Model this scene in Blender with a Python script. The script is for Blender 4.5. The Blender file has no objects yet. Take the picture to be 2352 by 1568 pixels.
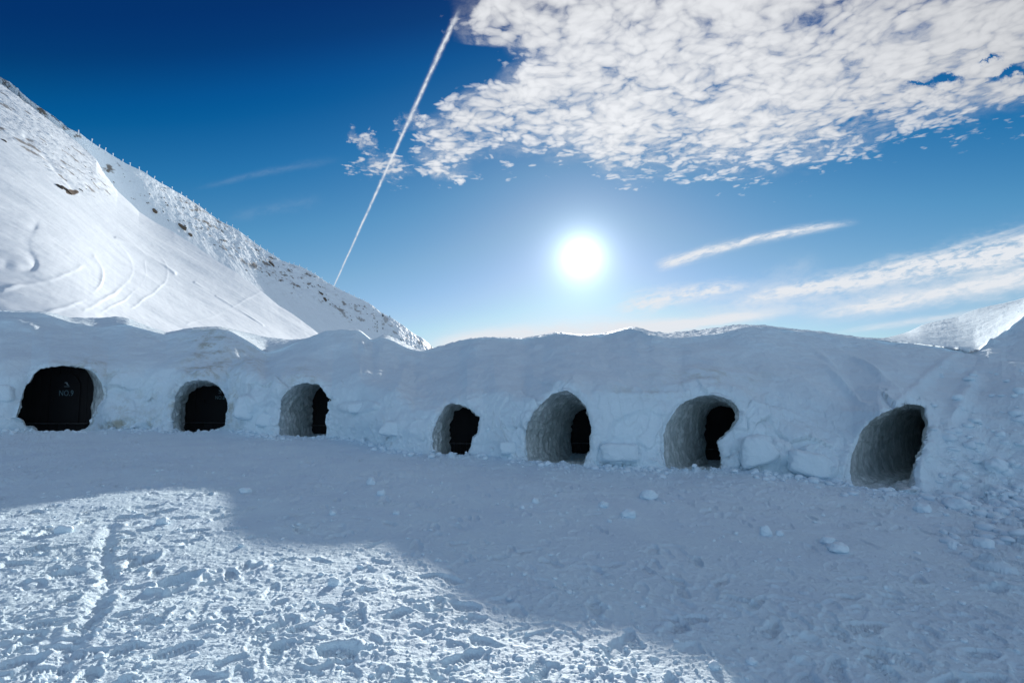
import bpy, bmesh, math, random
import numpy as np
from mathutils import Vector
random.seed(7); RNG=np.random.default_rng(11)
SC=bpy.context.scene; COL=SC.collection
R=math.radians
# ------------------------------------------------------------------ camera
PITCH=math.atan(78/1110.67); CZ=1.75
cam=bpy.data.cameras.new('camera'); cam.lens=17; cam.sensor_width=36; cam.clip_start=.05; cam.clip_end=20000
camo=bpy.data.objects.new('camera',cam); COL.objects.link(camo)
camo.location=(0,0,CZ); camo.rotation_euler=(math.pi/2+PITCH,0,0); SC.camera=camo
FP,PCX,PCY=1110.67,1176.,784.
def ae(u,v):
    "survey of the photograph: image point -> horizontal and vertical tangent of its bearing"
    u=np.asarray(u,float); v=np.asarray(v,float)
    xc=(u-PCX)/FP; yc=-(v-PCY)/FP
    dy=math.cos(PITCH)-yc*math.sin(PITCH); dz=math.sin(PITCH)+yc*math.cos(PITCH)
    return xc/dy, dz/dy
SA,SE=[float(k) for k in ae(1335,590)]
SUN=Vector((SA,1,SE)).normalized()
# ------------------------------------------------------------------ world
W=bpy.data.worlds.new('World'); SC.world=W; W.use_nodes=True
nt=W.node_tree; nt.nodes.clear()
class NB:
    def __init__(s,nt): s.nt=nt
    def put(s,sock,v):
        if isinstance(v,bpy.types.NodeSocket): s.nt.links.new(v,sock)
        else:
            try: sock.default_value=v
            except Exception: sock.default_value=(v[0],v[1],v[2],1)
    def n(s,t,ins={},**kw):
        nd=s.nt.nodes.new(t)
        for k,v in kw.items(): setattr(nd,k,v)
        for k,v in ins.items(): s.put(nd.inputs[k],v)
        return nd
    def m(s,op,a,b=0.,c=0.,clamp=False):
        nd=s.nt.nodes.new('ShaderNodeMath'); nd.operation=op; nd.use_clamp=clamp
        for i,v in enumerate((a,b,c)): s.put(nd.inputs[i],v)
        return nd.outputs[0]
    def vm(s,op,a,b=(0,0,0)):
        nd=s.nt.nodes.new('ShaderNodeVectorMath'); nd.operation=op
        s.put(nd.inputs[0],a); s.put(nd.inputs[1],b)
        return nd.outputs['Value'] if op in('DOT_PRODUCT','LENGTH') else nd.outputs[0]
    def xyz(s,x,y,z=0.): return s.n('ShaderNodeCombineXYZ',{0:x,1:y,2:z}).outputs[0]
    def rng(s,v,a,b,c=0.,d=1.,smooth=True):
        nd=s.n('ShaderNodeMapRange',{0:v,1:a,2:b,3:c,4:d},interpolation_type='SMOOTHSTEP' if smooth else 'LINEAR',clamp=True)
        return nd.outputs[0]
    def mix(s,f,a,b,bt='MIX'):
        nd=s.nt.nodes.new('ShaderNodeMix'); nd.data_type='RGBA'; nd.blend_type=bt
        s.put(nd.inputs[0],f)
        for i,v in ((6,a),(7,b)):
            if isinstance(v,bpy.types.NodeSocket): s.nt.links.new(v,nd.inputs[i])
            else: nd.inputs[i].default_value=(v[0],v[1],v[2],1)
        return nd.outputs[2]
    def noise(s,vec,scale,detail=3,rough=.5,dist=0.,lac=2.):
        nd=s.n('ShaderNodeTexNoise',{'Vector':vec,'Scale':scale,'Detail':detail,'Roughness':rough,'Distortion':dist,'Lacunarity':lac})
        return nd.outputs['Fac'] if 'Fac' in nd.outputs else nd.outputs[0]
    def curve(s,v,pts,lo,hi,olo,ohi):
        "piecewise curve through pts; input range lo..hi, output range olo..ohi"
        x=s.m('DIVIDE',s.m('SUBTRACT',v,lo),hi-lo,clamp=True)
        nd=s.n('ShaderNodeFloatCurve',{'Value':x}); c=nd.mapping.curves[0]
        P=[((a-lo)/(hi-lo),(b-olo)/(ohi-olo)) for a,b in pts]
        while len(c.points)<len(P): c.points.new(.5,.5)
        for p,q in zip(c.points,P): p.location=q; p.handle_type='VECTOR'
        nd.mapping.update()
        return s.m('MULTIPLY_ADD',nd.outputs[0],ohi-olo,olo)
B=NB(nt)
tc=B.n('ShaderNodeTexCoord').outputs['Generated']
sep=B.n('ShaderNodeSeparateXYZ',{0:tc}); dx,dy,dz=sep.outputs
sky=B.n('ShaderNodeTexSky',sky_type='NISHITA',sun_disc=False,sun_elevation=math.asin(SUN.z),
        sun_rotation=math.atan2(SUN.x,SUN.y),altitude=1800,air_density=1.0,dust_density=.35,ozone_density=2.0)
cosS=B.vm('DOT_PRODUCT',tc,tuple(SUN)); ang=B.m('MULTIPLY',B.m('ARCCOSINE',B.m('MINIMUM',cosS,.999999)),180/math.pi)
fy=B.m('MAXIMUM',dy,.03); A_=B.m('DIVIDE',dx,fy); E_=B.m('DIVIDE',dz,fy)
front=B.rng(dy,.05,.2)
elev=B.m('MULTIPLY',B.m('ARCSINE',dz),180/math.pi)
# clear sky: the Nishita sky, colour-timed towards the photograph's deep alpine blue
s3=B.n('ShaderNodeSeparateXYZ',{0:sky.outputs[0]}).outputs; G_=7.07
cr=B.curve(s3[0],[(0,0),(1.2,.001),(1.5,.02),(2.2,.10),(3.1,.20),(5,.35),(8,.50),(12,.60)],0,12,0,1)
cg=B.curve(s3[1],[(0,.026),(1.3,.028),(1.65,.032),(1.8,.045),(2,.082),(2.6,.17),(3.5,.285),(4.8,.40),(7.1,.56),(8.5,.66),(12,.76)],0,12,0,1)
cb=B.curve(s3[2],[(0,.125),(2.2,.125),(3,.15),(3.25,.18),(3.6,.28),(4.4,.40),(5.7,.53),(7.15,.64),(8.3,.76),(9,.80),(12,.84)],0,12,0,1)
skycol=B.vm('MULTIPLY',B.xyz(cr,cg,cb),(G_,G_,G_))
# thin high veil and aureole of the sun
glow=B.m('ADD',B.m('MULTIPLY',B.m('EXPONENT',B.m('MULTIPLY',ang,-1/1.45)),21.),B.m('MULTIPLY',B.m('EXPONENT',B.m('MULTIPLY',ang,-1/8.)),1.0))
glow=B.m('ADD',glow,B.m('MULTIPLY',B.m('MULTIPLY',B.m('EXPONENT',B.m('MULTIPLY',ang,-1/14.)),B.m('EXPONENT',B.m('MULTIPLY',B.m('MAXIMUM',elev,0.),-1/5.))),3.2))
skycol=B.vm('ADD',skycol,B.vm('MULTIPLY',B.xyz(glow,glow,glow),(.80,.95,1.06)))
# --- altocumulus sheet: puffs on a plane high above
ez=B.m('MAXIMUM',dz,.03); QX=B.m('DIVIDE',dx,ez); QY=B.m('DIVIDE',dy,ez)
Q=B.xyz(QX,QY,0.)
warp=B.n('ShaderNodeTexNoise',{'Vector':Q,'Scale':5.,'Detail':3.}).outputs['Color']
e8=B.m('POWER',B.m('MAXIMUM',E_,.05),-.8); QR=B.xyz(B.m('MULTIPLY',A_,e8),B.m('MULTIPLY',e8,1.3),0.)
Qw=B.vm('ADD',QR,B.vm('MULTIPLY',B.vm('SUBTRACT',warp,(.5,.5,.5)),(.13,.13,0)))
lowpx=[(-200,-400),(700,-300),(900,385),(955,412),(1040,412),(1120,378),(1250,366),(1350,374),(1400,428),(1440,432),(1560,402),(1700,412),(1850,395),(1980,345),(2090,300),(2230,290),(2352,262),(2900,120)]
lp=[tuple(float(k) for k in ae(*p)) for p in lowpx]; lp[0]=(-1.3,1.9); lp[1]=(lp[1][0],1.9)
e_low=B.curve(A_,lp,-1.3,1.8,0.,2.)
leftpx=[(1500,440),(960,400),(955,300),(975,262),(1020,225),(1130,178),(1190,140),(1160,112),(1050,100),(1035,60),(1035,0),(1000,-300)]
lf=[(float(ae(*p)[1]),float(ae(*p)[0])) for p in leftpx]
a_left=B.curve(E_,lf,.2,1.3,-1.,1.)
nb=B.noise(Q,2.6,4,.6); nb2=B.m('SUBTRACT',nb,.5)
d1=B.m('SUBTRACT',E_,e_low); d2=B.m('SUBTRACT',A_,a_left)
dm=B.m('MINIMUM',d1,d2)
wsp=B.n('ShaderNodeSeparateXYZ',{0:B.n('ShaderNodeTexNoise',{'Vector':B.xyz(A_,E_,3.),'Scale':22.,'Detail':5.,'Roughness':.65}).outputs['Color']}).outputs
AW=B.m('ADD',A_,B.m('MULTIPLY',B.m('SUBTRACT',wsp[0],.5),.14)); EW=B.m('ADD',E_,B.m('MULTIPLY',B.m('SUBTRACT',wsp[1],.5),.07))
def spot(pu,pv,ru,rv,rot=0.):
    a0,e0=[float(k) for k in ae(pu,pv)]; c,s_=math.cos(rot),math.sin(rot)
    X=B.m('SUBTRACT',AW,a0); Y=B.m('SUBTRACT',EW,e0)
    X2=B.m('DIVIDE',B.m('ADD',B.m('MULTIPLY',X,c),B.m('MULTIPLY',Y,s_)),ru/FP)
    Y2=B.m('DIVIDE',B.m('SUBTRACT',B.m('MULTIPLY',Y,c),B.m('MULTIPLY',X,s_)),rv/FP)
    return B.m('SUBTRACT',1.,B.m('SQRT',B.m('ADD',B.m('MULTIPLY',X2,X2),B.m('MULTIPLY',Y2,Y2))))
for s_ in ((830,325,52,26,-1.0),(880,385,62,32,-.3),(950,275,30,36,-1.),(1010,385,55,30,-.4)):
    dm=B.m('MAXIMUM',dm,B.m('MULTIPLY',spot(*s_),.07))
for s_ in ((2170,185,75,26,.25),(2320,170,70,22,.3),(2100,200,50,12,.2),(2270,140,60,14,.3)):
    dm=B.m('SUBTRACT',dm,B.m('MULTIPLY',B.m('MAXIMUM',spot(*s_),0.),.17))
dm=B.m('ADD',dm,B.m('MULTIPLY',nb2,.10))
cov=B.rng(B.m('ADD',dm,B.m('MULTIPLY',B.m('SUBTRACT',wsp[2],.5),.05)),-.085,.12,0,1)
def dome(sc,off,k):
    w2=B.vm('ADD',Qw,(off,off,0)); v=B.n('ShaderNodeTexVoronoi',{'Vector':w2,'Scale':sc,'Smoothness':.25},feature='SMOOTH_F1').outputs['Distance']
    v=B.m('DIVIDE',v,.72); return B.m('MULTIPLY',B.m('SUBTRACT',1.,B.m('MULTIPLY',v,v)),k)
fine=B.noise(Qw,30.,6,.62); big=B.noise(QR,2.6,3,.5); mid=B.noise(Qw,7.,3,.5)
pf=B.m('ADD',B.m('ADD',dome(15.,0.,.55),dome(38.,3.7,.34)),B.m('MULTIPLY',B.m('SUBTRACT',fine,.5),1.05))
pf=B.m('ADD',pf,B.m('ADD',B.m('MULTIPLY',B.m('SUBTRACT',big,.5),1.1),B.m('MULTIPLY',B.m('SUBTRACT',mid,.5),1.1)))
th=B.m('MULTIPLY_ADD',cov,-1.30,.98)
tau=B.m('POWER',B.m('MAXIMUM',B.m('SUBTRACT',pf,th),0.),1.35)
al=B.m('MULTIPLY',B.m('SUBTRACT',1.,B.m('EXPONENT',B.m('MULTIPLY',tau,-3.6))),B.rng(cov,.0,.25))
milk=B.m('MULTIPLY',B.rng(cov,.3,1.,0,.80),B.rng(B.m('ADD',fine,B.m('MULTIPLY',big,.8)),.55,1.15))
al=B.m('MAXIMUM',al,milk)
al=B.m('MULTIPLY',al,front)
lit=B.m('MULTIPLY_ADD',B.rng(ang,14,58,1.,.0),.44,.60)
shd=B.m('MULTIPLY_ADD',B.rng(pf,.1,1.1),.16,.88)
cl=B.m('MULTIPLY',B.m('MULTIPLY',lit,shd),5.9)
ccol=B.vm('MULTIPLY',B.xyz(cl,cl,cl),(.965,.985,1.02))
skycol=B.mix(B.m('MULTIPLY',al,.97),skycol,ccol)
# unseen broken cloud behind and above the viewer, added to brighten shaded snow
fill_cloud=B.rng(B.m('ADD',B.noise(B.vm('MULTIPLY',tc,(3,3,3)),1.,4,.6),0.),.38,.62,0,.72)
fill_cloud=B.m('MULTIPLY',B.m('MULTIPLY',fill_cloud,B.rng(dy,.05,-.25,0,1)),B.rng(dz,.75,.95,1,.35))
skycol=B.mix(fill_cloud,skycol,(5.9,7.4,9.0))
# --- cirrus bands and contrails, drawn along great lines of the sky
def streak(p0,p1,w0,w1,stg,bend=0.,wisp=1.,sc=(9,90),taper=(.12,.12),asym=0.):
    global skycol
    a0,e0=[float(k) for k in ae(*p0)]; a1,e1=[float(k) for k in ae(*p1)]
    L=math.hypot(a1-a0,e1-e0); cx,cy=(a1-a0)/L,(e1-e0)/L
    X=B.m('SUBTRACT',A_,a0); Y=B.m('SUBTRACT',E_,e0)
    t=B.m('DIVIDE',B.m('ADD',B.m('MULTIPLY',X,cx),B.m('MULTIPLY',Y,cy)),L)
    n=B.m('SUBTRACT',B.m('MULTIPLY',Y,cx),B.m('MULTIPLY',X,cy))
    bow=B.m('MULTIPLY',B.m('MULTIPLY',t,B.m('SUBTRACT',1.,t)),4*bend/FP)
    n=B.m('SUBTRACT',n,bow)
    w=B.m('MULTIPLY_ADD',B.m('MINIMUM',B.m('MAXIMUM',t,0.),1.),(w1-w0)/FP,w0/FP)
    v=B.xyz(B.m('MULTIPLY',t,sc[0]*L*4),B.m('MULTIPLY',n,sc[1]),a0*7+e0)
    ns=B.noise(v,1.,5,.62,.6)
    q=B.m('DIVIDE',n,w)
    q=B.m('ADD',q,B.m('MULTIPLY',B.m('SUBTRACT',ns,.5),1.6*wisp))
    pr=B.m('EXPONENT',B.m('MULTIPLY',B.m('MULTIPLY',q,q),-1.4))
    if asym: pr=B.m('MULTIPLY',pr,B.m('MULTIPLY_ADD',B.rng(q,-1.,1.,0,1),asym,1-asym))
    f=B.m('MULTIPLY',pr,B.m('MULTIPLY',B.rng(t,0,taper[0]),B.rng(t,1-taper[1],1,1,0)))
    fib=B.rng(B.noise(B.xyz(B.m('MULTIPLY',t,sc[0]*L*9),B.m('MULTIPLY',n,sc[1]*1.6),p0[0]*.37),1.,5,.65,.3),.32,.62)
    f=B.m('MULTIPLY',f,B.m('MULTIPLY_ADD',fib,.75*wisp,1-.75*wisp))
    f=B.m('MULTIPLY',B.m('MULTIPLY',f,stg,clamp=True),front)
    skycol=B.mix(f,skycol,(5.3,5.55,5.9))
streak((1495,618),(1985,508),13,9,1.15,bend=14,wisp=.9,sc=(3,70),taper=(.1,.25))
streak((1380,722),(1760,650),28,14,1.1,bend=8,sc=(4,60),taper=(.3,.3))
streak((1450,740),(2400,640),34,44,.45,wisp=.9,sc=(2,26),taper=(.3,.1))
streak((1640,720),(1900,590),26,34,.22,wisp=1.,sc=(3,30),taper=(.3,.3))
streak((1180,800),(1900,704),26,10,1.5,bend=4,wisp=.6,sc=(2,50),taper=(.1,.4))
streak((1650,700),(2500,545),13,48,1.35,bend=0,wisp=1.,sc=(3,50),taper=(.15,.02))
streak((1840,730),(2480,605),14,34,1.2,bend=-6,wisp=.8,sc=(3,60),taper=(.2,.05))
streak((1880,772),(2420,700),7,12,.6,bend=4,wisp=.7,sc=(2,60),taper=(.3,.1))
streak((1990,628),(2420,500),3,5,.28,wisp=.3,sc=(5,40),taper=(.15,.1))
streak((430,440),(800,362),6,12,.07,bend=6,wisp=.8,sc=(3,40),taper=(.3,.3))
streak((500,505),(760,455),14,18,.05,wisp=1.,sc=(3,30),taper=(.3,.3))
streak((950,808),(1620,752),40,30,1.5,bend=4,wisp=.5,sc=(2,30),taper=(.2,.3))
# contrail
streak((764,664),(1060,10),1.5,6.2,1.0,wisp=.75,sc=(9,90),taper=(.02,.1))
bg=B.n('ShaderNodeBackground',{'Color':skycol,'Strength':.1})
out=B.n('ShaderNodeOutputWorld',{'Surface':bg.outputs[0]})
# ------------------------------------------------------------------ sun, exposure
sl=bpy.data.lights.new('sun','SUN'); sl.energy=3.9; sl.angle=R(.55); sl.color=(1,.95,.88)
so=bpy.data.objects.new('sun',sl); COL.objects.link(so); so.rotation_euler=SUN.to_track_quat('Z','Y').to_euler()
SC.view_settings.view_transform='Standard'; SC.view_settings.look='None'; SC.view_settings.exposure=.56; SC.view_settings.gamma=1
SC.view_settings.use_curve_mapping=False
SC.cycles.max_bounces=8; SC.cycles.diffuse_bounces=5
# ------------------------------------------------------------------ numpy noise
def _h(ix,iy,iz,seed):
    h=(ix.astype(np.int64)*374761393+iy.astype(np.int64)*668265263+iz.astype(np.int64)*2147483647+seed*974634721)&0xffffffff
    h=((h^(h>>13))*1274126177)&0xffffffff; h=h^(h>>16)
    return h
_G=RNG.normal(size=(256,3)); _G/=np.linalg.norm(_G,axis=1)[:,None]
def perlin(x,y,z=0.,seed=0):
    x,y,z=np.broadcast_arrays(np.asarray(x,float),y,z)
    xi=np.floor(x);yi=np.floor(y);zi=np.floor(z);fx=x-xi;fy=y-yi;fz=z-zi
    s=lambda t:t*t*t*(t*(t*6-15)+10)
    u,v,w=s(fx),s(fy),s(fz); r=0
    for i in (0,1):
        for j in (0,1):
            for k in (0,1):
                g=_G[_h(xi+i,yi+j,zi+k,seed)&255]
                d=g[...,0]*(fx-i)+g[...,1]*(fy-j)+g[...,2]*(fz-k)
                r=r+d*(u if i else 1-u)*(v if j else 1-v)*(w if k else 1-w)
    return r*1.5
def fbm(x,y,z=0.,o=4,seed=0,g=.5,ridge=False):
    r=0;a=1;t=0
    for i in range(o):
        n=perlin(np.asarray(x)*2**i,np.asarray(y)*2**i,np.asarray(z)*2**i,seed+i*17)
        if ridge: n=1-2*np.abs(n)*1.4
        r=r+a*n;t+=a;a*=g
    return r/t
def lumps(x,y,cell,rmin,rmax,dens,seed,flat=.8):
    "half-buried round lumps scattered on the plane: height field"
    X=x/cell;Y=y/cell;xi=np.floor(X);yi=np.floor(Y);r=np.zeros(np.shape(x))
    for i in (-1,0,1):
        for j in (-1,0,1):
            cx,cy=xi+i,yi+j; z=np.zeros_like(cx)
            px=cx+(_h(cx,cy,z,seed)%1000)/1000.; py=cy+(_h(cx,cy,z,seed+5)%1000)/1000.
            q=(_h(cx,cy,z,seed+9)%1000)/1000.; ex=(_h(cx,cy,z,seed+13)%1000)/1000.
            rad=np.where(ex<dens,rmin+(rmax-rmin)*q**2.5,0)
            an=q*40; c,s=np.cos(an),np.sin(an); DX=(X-px)*cell;DY=(Y-py)*cell
            d=np.hypot(DX*c+DY*s,(DY*c-DX*s)*(1.2+.6*ex))
            h=np.where(rad>0,np.sqrt(np.maximum(0,1-(d/np.maximum(rad,1e-6))**2))*rad*flat,0)
            r=np.maximum(r,h)
    return r
def facets(x,y,cell,seed):
    "flat cuts: nearest-cell planes with random set-back and tilt, and distance to the cut's edge"
    X=x/cell;Y=y/cell;xi=np.floor(X);yi=np.floor(Y); b1=np.full(np.shape(x),9.);b2=b1.copy(); val=np.zeros(np.shape(x))
    for i in (-1,0,1):
        for j in (-1,0,1):
            cx,cy=xi+i,yi+j; z=np.zeros_like(cx); r=[(_h(cx,cy,z,seed+k*7)%1000)/1000. for k in range(5)]
            DX=X-cx-r[0];DY=Y-cy-r[1]; d=np.hypot(DX,DY); v=(r[2]-.5)+DX*(r[3]-.5)*1.6+DY*(r[4]-.5)*1.2
            nw=d<b1; b2=np.where(nw,b1,np.minimum(b2,d)); val=np.where(nw,v,val); b1=np.where(nw,d,b1)
    return val,b2-b1
def smooth1(v,k):
    if k<1: return v
    w=np.hanning(2*k+3)[1:-1]; w/=w.sum(); return np.convolve(np.pad(v,k,mode='edge'),w,'valid')
def sstep(x,a,b):
    t=np.clip((x-a)/(b-a),0,1); return t*t*(3-2*t)
# ------------------------------------------------------------------ mesh helpers
def mesh(name,V,F,mat,smooth=True,parent=None,attr=None):
    me=bpy.data.meshes.new(name); V=np.asarray(V,np.float32); F=np.asarray(F,np.int32)
    me.vertices.add(len(V)); me.vertices.foreach_set('co',V.ravel())
    k=F.shape[1]; me.loops.add(F.size); me.loops.foreach_set('vertex_index',F.ravel())
    me.polygons.add(len(F)); me.polygons.foreach_set('loop_start',np.arange(0,F.size,k,dtype=np.int32))
    me.polygons.foreach_set('loop_total',np.full(len(F),k,np.int32))
    me.update(calc_edges=True); me.validate()
    if smooth: me.polygons.foreach_set('use_smooth',np.ones(len(me.polygons),bool))
    if attr:
        for an,av in attr.items():
            at=me.attributes.new(an,'FLOAT','POINT'); at.data.foreach_set('value',np.asarray(av,np.float32).ravel())
    me.materials.append(mat)
    o=bpy.data.objects.new(name,me); COL.objects.link(o)
    if parent: o.parent=parent
    return o
def gridfaces(nr,nc):
    i=np.arange(nr-1)[:,None]*nc+np.arange(nc-1)[None,:]
    return np.stack([i,i+1,i+nc+1,i+nc],-1).reshape(-1,4)
def tag(o,label=None,cat=None,group=None,kind=None):
    for k,v in (('label',label),('category',cat),('group',group),('kind',kind)):
        if v: o[k]=v
    return o
def empty(name,loc):
    o=bpy.data.objects.new(name,None); COL.objects.link(o); o.location=loc; o.empty_display_size=.3; return o
# ------------------------------------------------------------------ materials
def mat(name):
    m=bpy.data.materials.new(name); m.use_nodes=True; m.node_tree.nodes.clear(); b=NB(m.node_tree); return m,b
def snow(name,col=(.73,.85,.92),bump=((60,.004,4),),rough=.65,dirt=None,attr_rock=False,warm=0,rockcol=(.10,.075,.055),sss=0.,stretch=(1,1,1)):
    m,b=mat(name); P=b.n('ShaderNodeTexCoord').outputs['Object']
    geo=b.vm('MULTIPLY',P,stretch)
    v=b.noise(geo,1.3,3,.55); c=b.mix(b.rng(v,.3,.7),tuple(k*.955 for k in col),tuple(min(.93,k*1.02) for k in col))
    if dirt:
        at=b.n('ShaderNodeAttribute',attribute_name='dirt').outputs['Fac']
        dn=b.rng(b.noise(geo,2.6,6,.68),.44,.66)
        c=b.mix(b.m('MULTIPLY',at,dn,clamp=True),c,dirt)
    if attr_rock:
        at=b.n('ShaderNodeAttribute',attribute_name='rock').outputs['Fac']
        rc=b.mix(b.noise(geo,.8,5,.7),tuple(k*.5 for k in rockcol),tuple(k*2.4 for k in rockcol))
        c=b.mix(at,c,rc)
    bs=b.n('ShaderNodeBsdfPrincipled',{'Base Color':c,'Roughness':rough,'Specular IOR Level':.25})
    if sss:
        b.put(bs.inputs['Subsurface Weight'],sss); b.put(bs.inputs['Subsurface Radius'],(.6,.9,1.)); b.put(bs.inputs['Subsurface Scale'],.05)
    nrm=None
    for sc,dist,det in bump:
        h=b.noise(geo,sc,det,.6)
        bn=b.n('ShaderNodeBump',{'Height':h,'Strength':1.,'Distance':dist})
        if nrm: b.put(bn.inputs['Normal'],nrm)
        nrm=bn.outputs[0]
    b.put(bs.inputs['Normal'],nrm); b.n('ShaderNodeOutputMaterial',{'Surface':bs.outputs[0]})
    return m
M_ground=snow('trampled_snow',col=(.69,.84,.94),bump=((22,.016,5),(120,.005,3)))
M_bank=snow('packed_snow',bump=((6,.045,5),(40,.012,4)),dirt=(.40,.40,.33))
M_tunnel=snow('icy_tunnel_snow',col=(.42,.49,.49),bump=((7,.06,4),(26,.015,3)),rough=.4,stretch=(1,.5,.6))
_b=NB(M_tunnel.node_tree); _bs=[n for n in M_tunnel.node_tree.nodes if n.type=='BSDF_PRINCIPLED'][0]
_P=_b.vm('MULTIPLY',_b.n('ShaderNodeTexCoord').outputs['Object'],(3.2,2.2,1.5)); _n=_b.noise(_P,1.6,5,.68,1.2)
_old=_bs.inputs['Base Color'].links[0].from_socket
_b.put(_bs.inputs['Base Color'],_b.mix(_b.rng(_n,.40,.66),(.52,.59,.59),(.84,.89,.90)))  # pale frost and darker ice streaks; the colour stands in for relief shading
M_chunk=snow('clean_snow_chunk',col=(.73,.85,.93),bump=((14,.01,4),))
M_mtA=snow('mountain_snow',col=(.79,.85,.90),bump=((.35,.07,5),),attr_rock=True)
M_mtB=snow('ridge_snow',col=(.79,.85,.90),bump=((.5,.3,5),),attr_rock=True)
def plain(name,col,rough=.8,sc=20,var=.4,bump=.004,stretch=(1,1,1)):
    m,b=mat(name); P=b.vm('MULTIPLY',b.n('ShaderNodeTexCoord').outputs['Object'],stretch)
    n=b.noise(P,sc,4,.6); c=b.mix(n,tuple(k*(1-var) for k in col),tuple(k*(1+var) for k in col))
    bn=b.n('ShaderNodeBump',{'Height':n,'Distance':bump})
    bs=b.n('ShaderNodeBsdfPrincipled',{'Base Color':c,'Roughness':rough,'Normal':bn.outputs[0]})
    b.n('ShaderNodeOutputMaterial',{'Surface':bs.outputs[0]}); return m
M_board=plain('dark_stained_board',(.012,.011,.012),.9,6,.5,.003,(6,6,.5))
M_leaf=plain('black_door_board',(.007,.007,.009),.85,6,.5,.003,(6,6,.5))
M_metal=plain('dull_steel_edge',(.08,.08,.085),.5,30,.4)
M_letter=plain('pale_blue_lettering',(.14,.24,.28),.7,40,.1)
M_logo=plain('white_sticker',(.28,.36,.40),.7,40,.1)
M_rock=plain('brown_rock',(.10,.075,.055),.9,1.2,.7,.2)
M_bush=plain('frosted_twigs',(.23,.19,.16),.9,3,.5,.05)
M_fir=plain('dark_conifer',(.035,.045,.03),.9,2,.5,.05)
M_post=plain('snow_plastered_post',(.80,.83,.87),.8,4,.06,.02)
# ------------------------------------------------------------------ ground
def G0(x,y): return -.05-.024*x
def px(pts):
    p=np.array(pts,float); a,e=ae(p[:,0],p[:,1]); return a,e
basepx=[(-900,1010),(-300,1000),(0,993),(60,990),(100,994),(200,990),(240,984),(330,984),(400,988),(450,992),(520,984),(560,992),(640,1001),(700,1002),(760,1000),(830,1012),(900,1030),(1000,1046),(1110,1046),(1180,1058),(1250,1067),(1340,1067),(1420,1070),(1525,1076),(1660,1077),(1740,1084),(1850,1098),(1950,1112),(2030,1128),(2100,1124),(2160,1132),(2230,1140),(2352,1152),(2600,1180),(3000,1230)]
ridgepx=[(-900,700),(-400,702),(0,714),(107,722),(161,740),(228,752),(290,744),(336,757),(384,770),(416,762),(457,756),(505,756),(532,762),(564,782),(611,812),(678,787),(716,775),(750,762),(799,758),(826,759),(842,772),(854,783),(874,776),(890,776),(920,792),(952,806),(976,807),(1000,800),(1041,788),(1070,780),(1108,777),(1127,776),(1204,779),(1223,775),(1247,774),(1274,766),(1293,766),(1333,771),(1390,768),(1419,760),(1446,756),(1462,756),(1486,768),(1535,777),(1608,773),(1660,764),(1715,752),(1762,752),(1808,758),(1888,766),(1952,776),(2000,779),(2132,793),(2215,803),(2240,804),(2262,792),(2290,775),(2318,755),(2352,728),(2600,560),(3000,440)]
skypx=[(-900,690),(-400,695),(0,712),(60,714),(107,716),(161,730),(228,730),(269,727),(295,731),(336,748),(384,764),(416,757),(457,751),(505,750),(560,762),(600,772),(660,780),(700,779),(750,760),(799,756),(826,757),(842,770),(856,782),(874,771),(890,769),(920,782),(952,801),(976,805),(1000,798),(1041,787),(1070,779),(1127,774),(1204,777),(1223,773),(1274,764),(1293,764),(1333,769),(1390,766),(1419,758),(1446,751),(1462,751),(1486,760),(1535,765),(1608,757),(1660,750),(1695,745),(1762,748),(1808,754),(1888,762),(1952,772),(2000,777),(2020,777),(2040,775),(2083,763),(2115,748),(2160,736),(2198,728),(2244,711),(2300,697),(2352,686),(2600,540),(3000,430)]
yrpx=[(-900,17.5),(0,17.5),(400,17.6),(700,17.8),(909,18.1),(941,17.9),(971,17.7),(1025,18.5),(1062,18.7),(1091,17.7),(1205,17.7),(1252,17.2),(1284,17.1),(1330,16.2),(1400,16.3),(1440,16.0),(1500,14.3),(1700,14.1),(1900,14.0),(2050,13.6),(2231,12.6),(2352,12.8),(2600,13),(3000,13)]
yspx=[(-900,22),(0,22),(500,22.5),(560,26),(700,25),(760,20.5),(900,21),(1000,20.5),(1200,19.5),(1450,19),(1500,17.5),(1600,18),(1800,18),(1960,18),(2010,19),(2035,27),(2083,33),(2200,35),(2352,34),(2600,30),(3000,26)]
shpx=[(-900,1.85),(0,1.95),(250,1.95),(500,1.75),(700,1.7),(900,1.5),(1060,1.35),(1200,1.65),(1300,1.72),(1450,1.72),(1650,1.75),(1760,1.5),(1900,1.45),(2060,1.6),(2150,1.2),(2352,1.0),(3000,.8)]
vwpx=[(-900,1),(1640,1),(1700,.75),(1780,.1),(1950,.05),(2020,.6),(2100,.6),(2150,.15),(2250,0),(3000,0)]
def colf(pts,k=0):
    p=np.array(pts,float); return lambda a:np.interp(a,(p[:,0]-PCX)/FP,p[:,1])
_ab,_eb=px(basepx)
def Yb_of(a):
    e=np.interp(a,_ab,_eb); return -(CZ+.05)/(e+.024*a)
def z1(pts): return [(x*.26857,689.1+y*.26857) for x,y in pts]
def z2(pts): return [(516.8+x*.26857,689.1+y*.26857) for x,y in pts]
def z3(pts): return [(976.2+x*.26857,689.1+y*.26857) for x,y in pts]
def z4(pts): return [(1378+x*.26845,689.1+y*.26845) for x,y in pts]
def z5(pts): return [(1835+x*.3296,689.1+y*.3296) for x,y in pts]
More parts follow.
